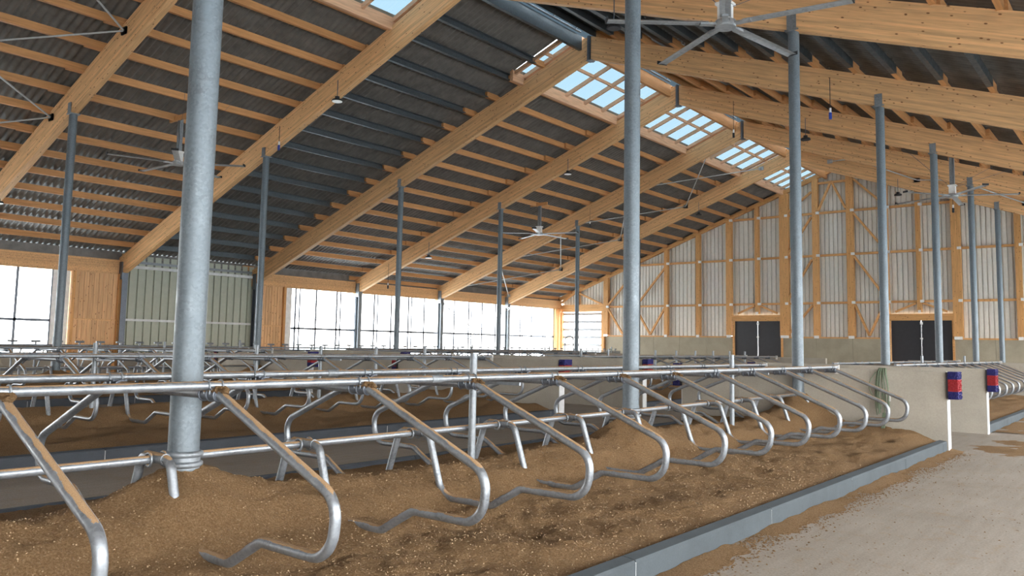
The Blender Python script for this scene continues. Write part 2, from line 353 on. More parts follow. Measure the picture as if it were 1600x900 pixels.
# ---------------------------------------------------------------- skylights
wn = 0
for y0, y1 in bays:
    if steel(y0): parts = [(y1-.62, y1)]
    else: parts = [(y0, y1)]
    for a, b in parts:
        wn += 1
        w = thing('window_%d' % wn, (XS, a, top(XS)), 'timber framed ridge skylight %s' % ('narrow strip closing the bay with steel purlins' if b-a < 1 else
                  'in the %s bay counted from the far gable wall' % ORD[min(15, int(round((YG-b)/6)))]), 'skylight', kind='structure'); off = Vector(w.location)
        B = lambda mb, n, mt: rbuild(mb, n, mt, w, off)
        t = PH-.02; xr = XC-.42
        xmid = (XS+xr)/2+.1
        B(MB().box(XS-.13, XS, a-.05, b+.05, top(XS)-.12, top(XS)+PH+.1), 'kerb_beam', 'sky_timber_y')
        nx = max(1, int(round((b-a)/1.18)))
        for k in range(nx+1):
            y = a+(b-a)*k/nx; yy = min(max(y, a+.06), b-.06)
            B(MB().beam((XS, yy, top(XS)+t-.05), (xr, yy, top(xr)+t-.05), .09, .13), 'glazing_bar', 'sky_timber')
        B(MB().box(xmid-.03, xmid+.03, a, b, top(xmid)+t-.11, top(xmid)+t-.0), 'transom', 'sky_timber_y')
        B(MB().box(xr-.05, xr+.05, a, b, top(xr)+t-.1, top(xr)+t+.05), 'head_rail', 'sky_timber_y')
        for k in range(nx):
            for xa, xb in ((XS, xmid), (xmid, xr)):
                ya, yb = a+(b-a)*k/nx+.01, a+(b-a)*(k+1)/nx-.01; zz = t+.03
                B(MB().add([(xa, ya, top(xa)+zz), (xb, ya, top(xb)+zz), (xb, yb, top(xb)+zz), (xa, yb, top(xa)+zz)], [(0, 1, 2, 3)]), 'pane', 'pane')

# ---------------------------------------------------------------- rafters
def frame_name(k): return {6: 'nearest the far gable wall', 5: 'second from the far gable wall', 4: 'third from the far gable wall', 3: 'at the far end of the bay with steel purlins',
                           2: 'at the near end of the bay with steel purlins', 1: 'nearest the camera at upper left', 0: 'over the large foreground column', -1: 'overhead behind the camera', -2: 'farthest behind the camera'}[k]
RW = .19
def rafter_mesh(x0, x1, s):
    # local: x along the underside from the ridge end, z up, length L; ends plumb cut
    L = math.hypot(x1-x0, under(x1)-under(x0)); th = math.atan(s); hn = RD*math.cos(th); k = RD*math.sin(th)
    return L, MB().prism([(0, 0), (L, 0), (L-k if 0 else L-k, hn), (-k, hn)], -RW/2, RW/2, 'y')
for i, k in enumerate(range(-2, 7)):
    y = FY[i]
    for side in (-1, 1):
        xe = -32.55 if side < 0 else 4.5; x0 = XC+side*.07; sl = SL if side < 0 else SR
        dx = xe-x0; L = math.hypot(dx, under(xe)-under(x0)); th = math.atan(sl); hn = RD*math.cos(th); kk = RD*math.sin(th)
        # prism in local frame: x down the slope, z normal
        mb = MB().prism([(0, 0), (L, 0), (L+kk*0-kk, hn), (-kk, hn)] if 1 else 0, -RW/2, RW/2, 'y')
        r = thing('glulam_rafter', (x0, y, under(x0)), '%s glulam roof rafter %s' % ('left-hand' if side < 0 else 'right-hand', frame_name(k)), 'rafter')
        o = mb.build('beam', 'glulam', r); o.rotation_euler = (0, th, 0 if side > 0 else math.pi)
        if side < 0:
            zt = RD; p = MB().box(.015, .125, -RW/2-.03, RW/2+.03, -.03, zt+.02).box(-.03, .17, -RW/2-.03, RW/2+.03, -.035, -.02)
            for yy in (-RW/2-.07, RW/2+.005): p.box(.04, .10, yy, yy+.065, -.03, zt+.02)
            p.build('ridge_bracket', 'galv_dark', r)
# ---------------------------------------------------------------- columns
def column(x, y, k, row, foot):
    c = thing('steel_column', (x, y, .3), 'round galvanised column of the %s row, under the rafter %s' % (row, frame_name(k)), 'column', '%s row of columns' % row)
    zt = under(x)-.3; MB().cyl(0, 0, -.28, zt, .104, 28).build('shaft', 'galv_col', c)
    p = MB().box(-.09, .09, -RW/2-.025, -RW/2-.008, zt-.02, zt+.30).box(-.13, .13, -.13, .13, zt-.012, zt+.012); p.build('head_plate', 'galv', c)
    if row == 'near':
        p = MB()
        for z in (.56, .49): p.ring((0, 0, z-.02), .112, .022, 'z', 24, 6)
        p.cyl(0, 0, .44, .56, .113, 24); p.build('collar', 'galv', c)
    if foot:
        p = MB().add([(-.06, -.24, .0), (.06, -.24, .0), (.11, -.33, .30), (-.11, -.33, .30), (-.06, -.09, .0), (.06, -.09, .0), (.11, -.09, .30), (-.11, -.09, .30)], [(0, 1, 2, 3), (5, 4, 7, 6), (4, 0, 3, 7), (1, 5, 6, 2), (3, 2, 6, 7), (4, 5, 1, 0)]); p.build('base_foot', 'kerb', c)
    return c
for i, k in enumerate(range(-2, 7)):
    if k >= 0: column(XM, FY[i], k, 'near', k in (0, 1))
    if k >= 0: column(XCL, FY[i], k, 'far left', False)
# ---------------------------------------------------------------- roof bracing rods
def rod(p0, p1, label):
    p0, p1 = Vector(p0), Vector(p1); t = thing('bracing_rod', p0, label, 'tie rod', 'roof and wall bracing rods'); d = p1-p0
    MB().tube([(0, 0, 0), d], .024, 8).build('rod', 'rod', t)
    MB().tube([d*.08, d*.115], .035, 8).build('turnbuckle', 'galv_dark', t)
    for q in (Vector((0, 0, 0)), d): MB().box(q.x-.12, q.x+.12, q.y-.02, q.y+.02, q.z-.09, q.z+.09).build('gusset_plate', 'rod', t)
nodes = [-15.6, -19.8, -23.9, -28.0, -32.0]
zn = lambda x: under(x)+.5
for (ya, yb, w) in ((FY[2]+.13, FY[3]-.13, 'upper left bay near the camera'), (FY[7]+.13, FY[8]-.13, 'second bay from the far gable')):
    for i in range(4):
        if ya > 20 or i > 0 or True:
            a, b = nodes[i], nodes[i+1]
            rod((a, ya, zn(a)), (b, yb, zn(b)), 'roof tie rod, %s below the ridge, falling away, %s' % (ORD[i], w))
            rod((b, ya, zn(b)), (a, yb, zn(a)), 'roof tie rod, %s below the ridge, rising away, %s' % (ORD[i], w))
rn = [-12.2, -8.4, -4.3, -.2]
for i in range(3):
    a, b = rn[i], rn[i+1]; ya, yb = FY[7]+.13, FY[8]-.13
    rod((a, ya, zn(a)), (b, yb, zn(b)), 'right-slope roof tie rod, %s from the ridge, falling away' % ORD[i])
    rod((b, ya, zn(b)), (a, yb, zn(a)), 'right-slope roof tie rod, %s from the ridge, rising away' % ORD[i])
ya, yb = FY[7]+.1, FY[8]-.1
rod((-32.1, ya, 3.9), (-32.1, yb, .95), 'thin wall tie rod falling away across the left opening'); rod((-32.0, ya, .95), (-32.0, yb, 3.9), 'thin wall tie rod rising away across the left opening')
# ---------------------------------------------------------------- left wall
lw = thing('wall_left', (XL, 18, 0), 'left long wall with concrete base, timber header, plank panels and cladding bay', 'wall', kind='structure'); lo = Vector(lw.location)
LB = lambda mb, n, mt, p=lw, off=lo: rbuild(mb, n, mt, p, off)
for i in range(10): LB(MB().box(-32.62, -32.42, -15+6*i+.01, -9+6*i-.01, 0, .85), 'concrete_panel', 'conc')
for (a, b) in bays:
    if not steel(a): LB(MB().box(-32.48, -32.3, a+.02, b-.02 if b < YG else YG, 2.5+H, 3.08+H), 'header_beam', 'glulam')
    LB(MB().box(-32.5, -32.42, a, b, 2.9+H, 3.42+H), 'eave_closure', 'roof')
LB(MB().box(-32.5, -32.38, 15.0, 21.0, 3.0+H, 3.1+H), 'eave_angle', 'galv')
def ribs(a, b, pit, d, zlo, zhi, plane, axis, base=None):
    """trapezoid-ribbed sheet; axis 'x' spans x at y=plane, axis 'y' spans y at x=plane; ribs face the room"""
    mb = MB(); vs = []; n = max(1, int(round((b-a)/pit))); p = (b-a)/n; pts = []
    for i in range(n): pts += [(a+i*p, 0), (a+i*p+p*.74, 0), (a+i*p+p*.78, -d*1.5), (a+i*p+p*.95, -d*1.5)]
    pts.append((b, 0))
    for t, dd in pts:
        x, y = (t, plane+dd) if axis == 'x' else (plane+dd, t)
        z1 = zhi(t) if callable(zhi) else zhi
        vs += [(x, y, zlo), (x, y, z1)]
    mb.add(vs, [(2*i, 2*i+2, 2*i+3, 2*i+1) for i in range(len(pts)-1)]); return mb
for i in range(6): LB(ribs(15.0+1.01*i, 15.0+1.01*(i+1)+.006, .32, .045, .80, 3.32+H, -32.40, 'y'), 'cladding_sheet', 'clad_green')
for z, h in ((.72, .09), (2.85, .12)): LB(MB().box(-32.38, -32.27, 15.05, 20.85, z+H-h/2, z+H+h/2), 'steel_girt', 'strip')
for (a, b) in ((13.2, 14.82), (21.14, 22.5)):
    n = 9
    for z0, z1 in ((.86, .66+H), (.72+H, 2.51+H)):
        for i in range(n):
            ya = a+(b-a)*i/n; LB(MB().prism([(-32.36, ya+.003), (-32.30+.006*(i % 2), ya+.010), (-32.30+.006*(i % 2), ya+(b-a)/n-.010), (-32.36, ya+(b-a)/n-.003)], z0, z1, 'z'), 'plank', 'plank')
    LB(MB().box(-32.34, -32.28, a, b, .66+H, .72+H), 'plank_rail', 'glulam')
    for yy in (a-.12, b+.0): LB(MB().box(-32.45, -32.18, yy, yy+.12, .0, 2.52+H), 'timber_stud', 'post')
for i, k in enumerate(range(-2, 7)):
    y = FY[i]; x = -32.15; mb = MB(); dk = k in (2, 3)
    mb.box(x-.12, x-.105, y-.11, y+.11, 0, 2.6+H); mb.box(x+.105, x+.12, y-.11, y+.11, 0, 2.6+H); mb.box(x-.11, x+.11, y-.008, y+.008, 0, 2.6+H); mb.box(x-.13, x+.13, y-.13, y+.13, 0, .02)
    mb.box(x-.12, x+.12, y-.14, y-.11, 2.3+H, 3.0+H)
    LB(mb, 'steel_post', 'galv_dark' if dk else 'galv')
# open bays: wires, mid rail, roller tube
for wi, (a, b) in enumerate(((-15, 13.05), (22.62, 44.2))):
    wn += 1; w = thing('window_%d' % wn, (XL, a, .85), ['open wall bay left of the plank panel with net wires', 'long bright open wall bay with net wires before the gable'][wi], 'opening', kind='structure'); off = Vector(w.location)
    B = lambda mb, n, mt: rbuild(mb, n, mt, w, off)
    y = b-.6 if wi == 0 else a+.65; s = -1 if wi == 0 else 1; k = 0
    while (y > a if wi == 0 else y < b):
        B(MB().box(-32.37, -32.345, y-.045, y+.045, .85, 2.5+H), 'net_wire', 'galv_dark')
        if k % 2 == 0: B(MB().box(-32.37, -32.345, y+.20, y+.27, .85, 2.5+H), 'net_wire', 'galv_dark')
        y += s*(1.26 if k % 2 else 1.2); k += 1
    B(MB().box(-32.37, -32.345, a, b, .55+H, .65+H), 'mid_wire', 'galv_dark')
    e = b if wi == 0 else a
    B(MB().box(-32.40, -32.34, min(e, e+s*.42), max(e, e+s*.42), .85, 2.5+H), 'net_edge', 'white') if wi else B(MB().box(-32.40, -32.34, 12.45, 13.05, .85, 2.5+H), 'net_edge', 'white')
# ---------------------------------------------------------------- right wall and near gable (behind the camera)
rw = thing('wall_right', (4.4, 18, 0), 'right long wall with open bays behind and beside the camera', 'wall', kind='structure'); ro = Vector(rw.location)
rbuild(MB().box(4.42, 4.6, -15, 45, 0, .85), 'concrete_base', 'conc', rw, ro)
rbuild(MB().box(4.40, 4.6, -15, 45, 2.5+H, 3.08+H), 'header_beam', 'glulam', rw, ro)
for y in FY: rbuild(MB().box(4.3, 4.5, y-.11, y+.11, 0, 2.6+H), 'steel_post', 'galv', rw, ro)
ng = thing('wall_near', (XC, -15.2, 0), 'near gable wall behind the camera, pale ribbed cladding', 'wall', kind='structure'); no_ = Vector(ng.location)
for i in range(19):
    xa, xb = -32.5+1.95*i, -32.5+1.95*(i+1)
    rbuild(ribs(xa, xb+.01, .25, .045, 0, lambda x: top(x)+PH, -15.2, 'x'), 'cladding_sheet', 'clad', ng, no_)
# ---------------------------------------------------------------- far gable wall
gw = thing('wall_far', (XC, YG, 0), 'far gable wall of pale ribbed cladding with timber posts, girts and braces on a concrete base', 'wall', kind='structure'); go = Vector(gw.location)
GB = lambda mb, n, mt: rbuild(mb, n, mt, gw, go)
D1, D2 = (-19.75, -16.96), (-11.15, -8.28); ZW, ZL = .69+H, 1.63+H
rl = lambda x: top(x)+PH-.02
# concrete base panels, leaving the doors and the louvre open
segs = [(-28.75, D1[0]), (D1[1], D2[0]), (D2[1], 6.5)]
for a, b in segs:
    n = max(1, int(round((b-a)/1.9)))
    for i in range(n): GB(MB().box(a+(b-a)*i/n+.006, a+(b-a)*(i+1)/n-.006, YG, YG+.25, 0, ZW-.02), 'concrete_panel', 'conc_gable')
GB(MB().box(-32.6, -28.77, YG+.05, YG+.25, 0, .75), 'concrete_panel', 'conc_gable')
posts = [(-28.64, .34, 1), (-24.22, .24, 1), (-22.05, .26, 1), (-20.05, .34, 1), (-18.33, .22, 0), (-16.72, .52, 1), (-14.95, .32, 1), (-13.10, .36, 1), (-11.32, .26, 1), (-9.74, .2, 0), (-8.0, .42, 1), (-5.35, .26, 1), (-2.6, .26, 1), (.6, .3, 1), (3.8, .3, 1)]
ends = [-32.3]+[p[0] for p in posts]+[4.6]
for a, b in zip(ends[:-1], ends[1:]):
    over = (a >= -20.1 and b <= -16.7) or (a >= -11.4 and b <= -7.9)
    zlo = 2.0+H if over else (2.75+H if a < -30 else ZW)
    n = max(1, int(round((b-a)/.95)))
    for i in range(n):
        xa, xb = a+(b-a)*i/n, a+(b-a)*(i+1)/n
        GB(ribs(xa, xb+.006, .25, -.045, zlo-.04, lambda t: rl(t)+.08, YG+.17, 'x'), 'cladding_sheet', 'clad')
for x, w, full in posts:
    GB(MB().box(x-w/2, x+w/2, YG-.16, YG+.10, ZW+.08 if full else 2.05+H, rl(x)-.28), 'timber_post', 'post')
    GB(MB().box(x-w/2+.03, x+w/2-.03, YG-.18, YG-.15, (ZW-.02 if full else 2.0+H), (ZW+.13 if full else 2.16+H)), 'post_shoe', 'white')
for z in (2.61, 5.24, 7.62):
    zz = z+H
    for a, b in zip(ends[:-1], ends[1:]):
        lo_x = XC-(top(XC)-zz)/SL; hi_x = XC+(top(XC)-zz)/SR
        aa, bb = max(a, lo_x), min(b, hi_x)
        if bb-aa > .4 and a > -30:
            GB(MB().box(aa+.1, bb-.1, YG-.05, YG+.06, zz-.06, zz+.06), 'girt', 'beamx')
            GB(MB().box(aa+.05, aa+.22, YG-.18, YG-.05, zz-.07, zz+.07), 'girt_hanger', 'white')
for a, b in segs: GB(MB().box(a, b, YG-.08, YG+.1, ZW-.02, ZW+.06), 'sill_plate', 'beamx')
# sloping top boards
for xa, xb in ((-32.5, XC), (XC, 4.6)):
    GB(MB().beam((xa, YG-.05, rl(xa)-.2), (xb, YG-.05, rl(xb)-.2), .22, .22, (0, 0, 1)), 'gable_rafter', 'beamx')
def brace(x0, z0, x1, z1, w=.11): GB(MB().beam((x0, YG-.08, z0+H), (x1, YG-.08, z1+H), .12, w, (0, 1, 0) if 0 else (0, 0, 1)), 'brace', 'beamx')
# left truss beside the louvre
brace(-28.6, 2.6, -26.4, 4.95); brace(-26.4, 2.6, -24.3, 5.0); brace(-28.5, 2.5, -27.35, .82); brace(-27.35, .82, -26.4, 2.5); brace(-26.4, 2.5, -25.35, .82); brace(-25.35, .82, -24.3, 2.5)
brace(-32.2, 2.95, -30.9, 3.75); brace(-31.1, 3.7, -28.75, 2.7)
GB(MB().box(-31.0, -30.8, YG-.12, YG+.08, 2.8+H, 3.7+H), 'timber_post', 'post')
for x0, x1 in ((-16.5, -15.15),):
    for za, zb in ((7.8, 8.85), (5.45, 7.45), (2.85, 5.05), (.9, 2.5)): brace(x0, za, x1, zb)
for za, zb in ((9.35, 7.85), (7.45, 5.45), (5.1, 2.9)): brace(-12.9, za, -11.4, zb)
brace(-12.9, 2.5, -12.2, .82); brace(-12.2, .82, -11.45, 2.5)
brace(-14.05, 9.35, -14.78, 7.75); brace(-14.05, 9.35, -13.3, 7.75)
GB(MB().box(-14.9, -13.2, YG-.05, YG+.06, 9.3+H-.06, 9.3+H+.06), 'girt', 'beamx')
for d, xm in ((D1, -18.33), (D2, -9.74)):
    GB(MB().box(d[0]-.2, d[1]+.2, YG-.14, YG+.1, ZL+.0, ZL+.34), 'lintel', 'beamx')
    brace(d[0]+.25, 2.08, xm-.15, 2.52, .1); brace(xm+.15, 2.52, d[1]-.2, 2.08, .1)
    for xx in (d[0]-.09, d[1]+.0): GB(MB().box(xx, xx+.09, YG-.12, YG+.1, 0, ZL), 'door_jamb', 'beamx')
GB(MB().box(-32.3, -28.75, YG-.12, YG+.1, 2.31+H, 2.78+H), 'header_beam', 'beamx')
for x in (-32.25, -28.85): GB(MB().box(x-.12, x+.1, YG-.15, YG+.1, 0, 2.3+H), 'timber_post', 'post')
# corner timber post group on the left wall
for y in (44.25, 44.6): LB(MB().box(-32.5, -32.2, y-.1, y+.12, 0, 2.5+H), 'timber_stud', 'post')
# doors
for i, (d, lb) in enumerate(((D1, 'left'), (D2, 'right'))):
    dr = thing('door_%d' % (i+1), (d[0], YG, 0), '%s black double door in the far gable wall' % lb, 'door', kind='structure'); off = Vector(dr.location)
    B = lambda mb, n, mt: rbuild(mb, n, mt, dr, off)
    xm = (d[0]+d[1])/2
    for a, b in ((d[0]+.01, xm-.015), (xm+.015, d[1]-.01)):
        mb = MB().box(a, b, YG+.02, YG+.08, .03, ZL+.01)
        for k in range(1, 6): mb.box(a, b, YG+.012, YG+.02, .03+k*.54, .035+k*.54)
        B(mb, 'door_leaf', 'door')
    B(MB().tube([(xm, YG-.02, .05), (xm, YG-.02, ZL-.1)], .022, 8), 'bolt_rod', 'galv')
    B(MB().box(xm-.05, xm+.07, YG-.06, YG+.02, 1.35+.95, 1.35+1.03), 'bolt_handle', 'white')
    B(MB().box(xm-.04, xm+.08, YG-.05, YG+.02, ZL-.2, ZL-.08), 'bolt_guide', 'white')
# louvre
wn += 1; lv = thing('window_%d' % wn, (-30.5, YG, .75), 'bright slatted opening at the left corner of the far gable wall', 'opening', kind='structure'); off = Vector(lv.location)
B = lambda mb, n, mt: rbuild(mb, n, mt, lv, off)
for k in range(7):
    z = 2.11+H-.52*k
    if z > .8: B(MB().prism([(YG+.02, z), (YG+.05, z-.03), (YG+.14, z+.11), (YG+.11, z+.14)], -32.15, -28.95, 'x'), 'slat', 'fan')
# ---------------------------------------------------------------- cubicle rows
ZR = -.345
P = [(.05, -.80), (.19, -.80), (.37, -1.325), (.94, -1.325), (1.25, -1.150), (1.88, -1.150), (1.92, -.83), (.76, ZR)]
Rr = [0, .10, .17, .12, .12, .22, .16, .12]
half = [(x, 0, z) for x, z in P]+[(-x, 0, z) for x, z in P[::-1]]
RR = Rr+Rr[::-1]; RR[0] = RR[-1] = 0
loop = MB().tube(fillet(half, RR, 7), .031, 12)
divider = thing('cubicle_divider', (0, 0, 0), 'x', 'cubicle divider')
LOOP = loop.mesh('loop_tube', 'galv_pipe')
obj('loop_tube', LOOP, divider)
cl = MB().tube([(-.10, 0, ZR), (.10, 0, ZR)], .040, 12)
for s in (-1, 0, 1): cl.ring((s*.085, 0, ZR), .040, .008, 'x', 14, 5)
cl.box(-.07, .07, -.05, .05, ZR+.030, ZR+.042)
ub = MB().tube([(.034, 0, ZR+.005), (.034, 0, ZR+.056)]+[(.034*math.cos(math.radians(a)), 0, ZR+.056+.034*math.sin(math.radians(a))) for a in range(20, 180, 20)]+[(-.034, 0, ZR+.056), (-.034, 0, ZR+.005)], .006, 6)
CL, UB = cl.mesh('clamp', 'galv_dark'), ub.mesh('u_bolt', 'galv')
lc = MB().tube([(-.13, 0, -.80), (.13, 0, -.80)], .037, 12); lc.ring((0, -.05, -.81), .045, .01, 'y', 12, 5); lc.ring((0, .05, -.81), .045, .01, 'y', 12, 5); LC = lc.mesh('lower_clamp', 'galv_low')
for s in (-1, 1):
    c_ = obj('clamp', CL, divider, (s*.65, 0, 0))
    for q in (-1, 1): obj('u_bolt', UB, c_, (.02*s, q*.045, 0))
obj('lower_clamp', LC, divider)
# sawdust caught on the first clamps
clump = MB(); rc = random.Random(5)
for i in range(46):
    u = rc.gauss(0, .045); clump.blob((.71+u, rc.gauss(0, .016), ZR+.030+.016*rc.random()-abs(u)*.12), rc.uniform(.008, .019), (1.3, 1.1, .8), i, 1.2, nu=6, nv=4)
CLU = clump.mesh('sawdust_clump', 'sawdust')
ROWS = [('near', XM, 2.42, 'nearest'), ('middle', -13.6, 2.65, 'middle'), ('far', XCL, 2.5, 'far left')]
BL = [('before', -3.5, 15.1), ('behind', 19.12, 33.7)]
first = True; clumped = []
for rn_, xr, hw, nm in ROWS:
    for bn, ya, yb in BL:
        y0 = 2.78-1.2*(1 if rn_ == 'near' else -1 if rn_ == 'middle' else -3) if bn == 'before' else 19.58
        ks = []; y = y0
        while y < yb-.25: ks.append(y); y += 1.2
        for j, y in enumerate(ks):
            if first: d = divider; first = False; d.location = (xr, y, H)
            else: d = copy_tree(divider, (xr, y, H))
            lab = '%s cubicle divider from the camera in the %s stall row %s the cross walls' % (ORD[j].capitalize(), nm, bn)
            if rn_ == 'near' and bn == 'before':
                lab = '%s visible galvanised cubicle divider in the nearest stall row before the cross walls' % ORD[int(round((y-1.58)/1.2))].capitalize()
            tag(d, lab, 'cubicle divider', 'cubicle dividers of the %s row %s the cross walls' % (nm, bn))
            if rn_ == 'near' and bn == 'before' and y < 9: clumped.append(d)
        # rails
        y1 = max(ya, -3.5); y2 = yb
        for s, side in ((1, 'right'), (-1, 'left')):
            t = thing('top_rail', (xr+s*.67, y1, H+ZR+.056), '%s long galvanised top rail of the %s stall row %s the cross walls' % (side, nm, bn), 'rail')
            MB().tube([(0, 0, 0), (0, y2-y1-.005, 0)], .029, 12).build('rail_tube', 'galv_rail', t)
            yy = 2.2
            while yy < y2-y1-.5: MB().tube([(0, yy, 0), (0, yy+.12, 0)], .034, 12).build('rail_sleeve', 'galv', t); yy += 6
            MB().box(-.04, .04, y2-y1-.02, y2-y1-.004, -.12, .04).build('wall_bracket', 'white', t)
        cols = [c for c in FY if y1 < c < y2] if rn_ != 'middle' else []
        cuts = [y1]+[v for c in cols for v in (c-.115, c+.115)]+[y2]
        for j in range(0, len(cuts), 2):
            if cuts[j+1]-cuts[j] < .2: continue
            MB().tube([(0, 0, 0), (0, cuts[j+1]-cuts[j]-.004, 0)], .029, 12).build('lower_rail', 'galv_low', None).location = (xr, cuts[j], H-.81)
            o = COL.objects[-1]; tag(o, 'galvanised lower neck rail, %s span of the %s stall row %s the cross walls' % (ORD[j//2], nm, bn), 'rail')
        # posts
        st_ = 3.0 if rn_ != 'middle' else 1.5
        py = 5.88-6 if rn_ == 'near' else (5.95 if rn_ == 'middle' else 5.9)
        if bn == 'behind': py += math.ceil((ya-py)/st_)*st_+.5
        pj = 0
        while py < yb-.3:
            if all(abs(py-c) > .5 for c in cols) and not (rn_ != 'middle' and abs((py-5.88) % 6) > .6 and abs((py-5.88) % 6) < 5.4 and bn == 'before'):
                t = thing('stall_post', (xr+.0, py, .3), '%s short galvanised stall post of the %s row %s the cross walls' % (ORD[min(15, pj)].capitalize(), nm, bn), 'post')
                pj += 1; MB().cyl(.075 if rn_ == 'near' else 0, .0, 0, 1.24, .036, 14).build('post_tube', 'galv', t)
                MB().box(-.66, .66, -.012, .012, .955, .985).build('cross_arm', 'galv', t)
            py += st_

for d in clumped: obj('sawdust_clump', CLU, d)['kind'] = 'stuff'
# ---------------------------------------------------------------- bedding
def interp(x, xs, ys):
    if x <= xs[0]: return ys[0]
    for i in range(1, len(xs)):
        if x <= xs[i]:
            t = (x-xs[i-1])/(xs[i]-xs[i-1]); t = t*t*(3-2*t)*.5+t*.5; return ys[i-1]+(ys[i]-ys[i-1])*t
    return ys[-1]
def bed_z(dx, y, hw, y1, cols, seed):
    a = abs(dx)*2.42/hw
    z = interp(a, [0, .3, .6, 1.0, 1.5, 2.0, 2.42], [-1.12, -1.20, -1.365, -1.435, -1.445, -1.46, -1.50])
    if dx < 0: z += .05*math.sin(min(1, a/2.3)*math.pi)
    p = Vector((dx+seed*7, y, 0)); w = min(1, (2.42-a)/.5+.1)
    q = p+Vector((noise.noise(p*2), noise.noise(p*2+Vector((9, 0, 0))), 0))*.15
    z += w*(.06*noise.noise(p*.9)+.04*noise.noise(p*2.1)+.022*noise.noise(q*5.0)+(.009+.012*math.exp(-a*1.5))*noise.noise(q*12)+.012*abs(noise.noise(q*24))+.007*noise.noise(p*48))
    for c in cols:
        r2 = (dx*dx/.16+(y-c)**2/.14)
        if r2 < 40: z += .20*math.exp(-r2*.8)+.055*math.exp(-r2*.12)*w
    e = min(y1-y, 1.2)
    if e < 1.2 and y1 < 16: z += .10*(1-e/1.2)*w
    return z
def bedding(xr, hw, y0, y1, step, cols, label, seed, yend=None):
    nx = int(2*hw/step); ny = int((y1-y0)/step); vs = []
    for j in range(ny+1):
        y = y0+(y1-y0)*j/ny
        for i in range(nx+1):
            dx = -hw+2*hw*i/nx; vs.append((dx, y-y0, bed_z(dx, y, hw, yend or y1, cols, seed)+1.5))
    fs = [(j*(nx+1)+i, j*(nx+1)+i+1, (j+1)*(nx+1)+i+1, (j+1)*(nx+1)+i) for j in range(ny) for i in range(nx)]
    o = MB().add(vs, fs, 0, True).build('sawdust_bedding', 'sawdust'); o.location = (xr, y0, H-1.5)
    return tag(o, label, 'bedding', kind='stuff')
bedding(XM, 2.33, 1.0, 7.0, .022, FY, 'deep brown sawdust bed of the nearest stall row, front stretch', 1, 15.08)
def chips():
    mb = MB(); mi = []
    for i in range(26000):
        y = 1.2+10*random.random()**1.6; dx = random.uniform(-1.2, 2.3); r = random.uniform(.0025, .0065)*(1+y*.05)
        z = bed_z(dx, y, 2.33, 15.08, FY, 1)+H; a = random.random()*6; x = XM+dx
        vs = [(x+r*math.cos(a+k*2.1)*random.uniform(.6, 1.6), y+r*math.sin(a+k*2.1)*random.uniform(.6, 1.6), z+r*random.uniform(-.3, .6)) for k in range(3)]+[(x, y, z+r*random.uniform(.5, 1.3))]
        mb.add(vs, [(0, 1, 3), (1, 2, 3), (2, 0, 3)], 0 if random.random() < .55 else 1)
    return tag(mb.build('sawdust_chips', ['chip_light', 'chip_dark']), 'loose wood chips lying on the nearest sawdust bed', 'sawdust', kind='stuff')
chips()
bedding(XM, 2.33, 7.0, 15.08, .035, FY, 'brown sawdust bed of the nearest stall row, stretch before the cross wall', 1)
bedding(XM, 2.33, -3.5, 1.0, .10, FY, 'sawdust bed of the nearest stall row, lower left corner beside the camera', 1)
for nm, xr, hw, y0, y1, st_, s, lb in (('m', -13.6, 2.55, 2.0, 15.08, .07, 3, 'sawdust bed of the middle stall row before the cross wall'), ('f', XCL, 2.4, 5, 15.08, .12, 5, 'sawdust bed of the far left stall row before the cross wall'),
        ('n2', XM, 2.33, 19.12, 33.6, .1, 7, 'sawdust bed of the nearest stall row behind the passage'), ('m2', -13.6, 2.55, 19.12, 33.6, .12, 8, 'sawdust bed of the middle stall row behind the passage'), ('f2', XCL, 2.4, 19.12, 33.6, .16, 9, 'sawdust bed of the far left stall row behind the passage')):
    bedding(xr, hw, y0, y1, st_, FY if xr != -13.6 else [], lb, s)
# ---------------------------------------------------------------- kerbs
def kerb(x, s, y0, y1, label, mt, stone=2.3, ph=0.):
    k = thing('bed_kerb', (x, y0, 0), label, 'kerb'); y = 0; L = y1-y0; e = ph if ph else stone
    prof = [(0, 0), (0, .145), (-.012*s, .165), (-.11*s, .178), (-.14*s, .155), (-.14*s, 0)]
    while y < L-.05:
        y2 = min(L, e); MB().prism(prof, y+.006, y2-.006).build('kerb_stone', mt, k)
        if y2 < L: MB().box(min(-.12*s, -.003*s), max(-.12*s, -.003*s), y2-.007, y2+.007, 0, .150).build('mortar_joint', 'joint', k)
        y = y2; e = y2+stone
for nm, xr, hw, lb, dk in (('near', XM, 2.43, 'nearest', 0), ('middle', -13.6, 2.7, 'middle', 1), ('far', XCL, 2.5, 'far left', 1)):
    for bn, ya, yb in BL:
        for s, sd in ((1, 'right'), (-1, 'left')):
            kerb(xr+s*hw, s, ya, yb, '%s concrete kerb of the %s stall row bed %s the cross walls' % (sd, lb, bn), 'kerb' if s > 0 and nm == 'near' else 'kerb_dark', 2.46, 2.46*.0+ (1.1 if bn == 'before' else 0))
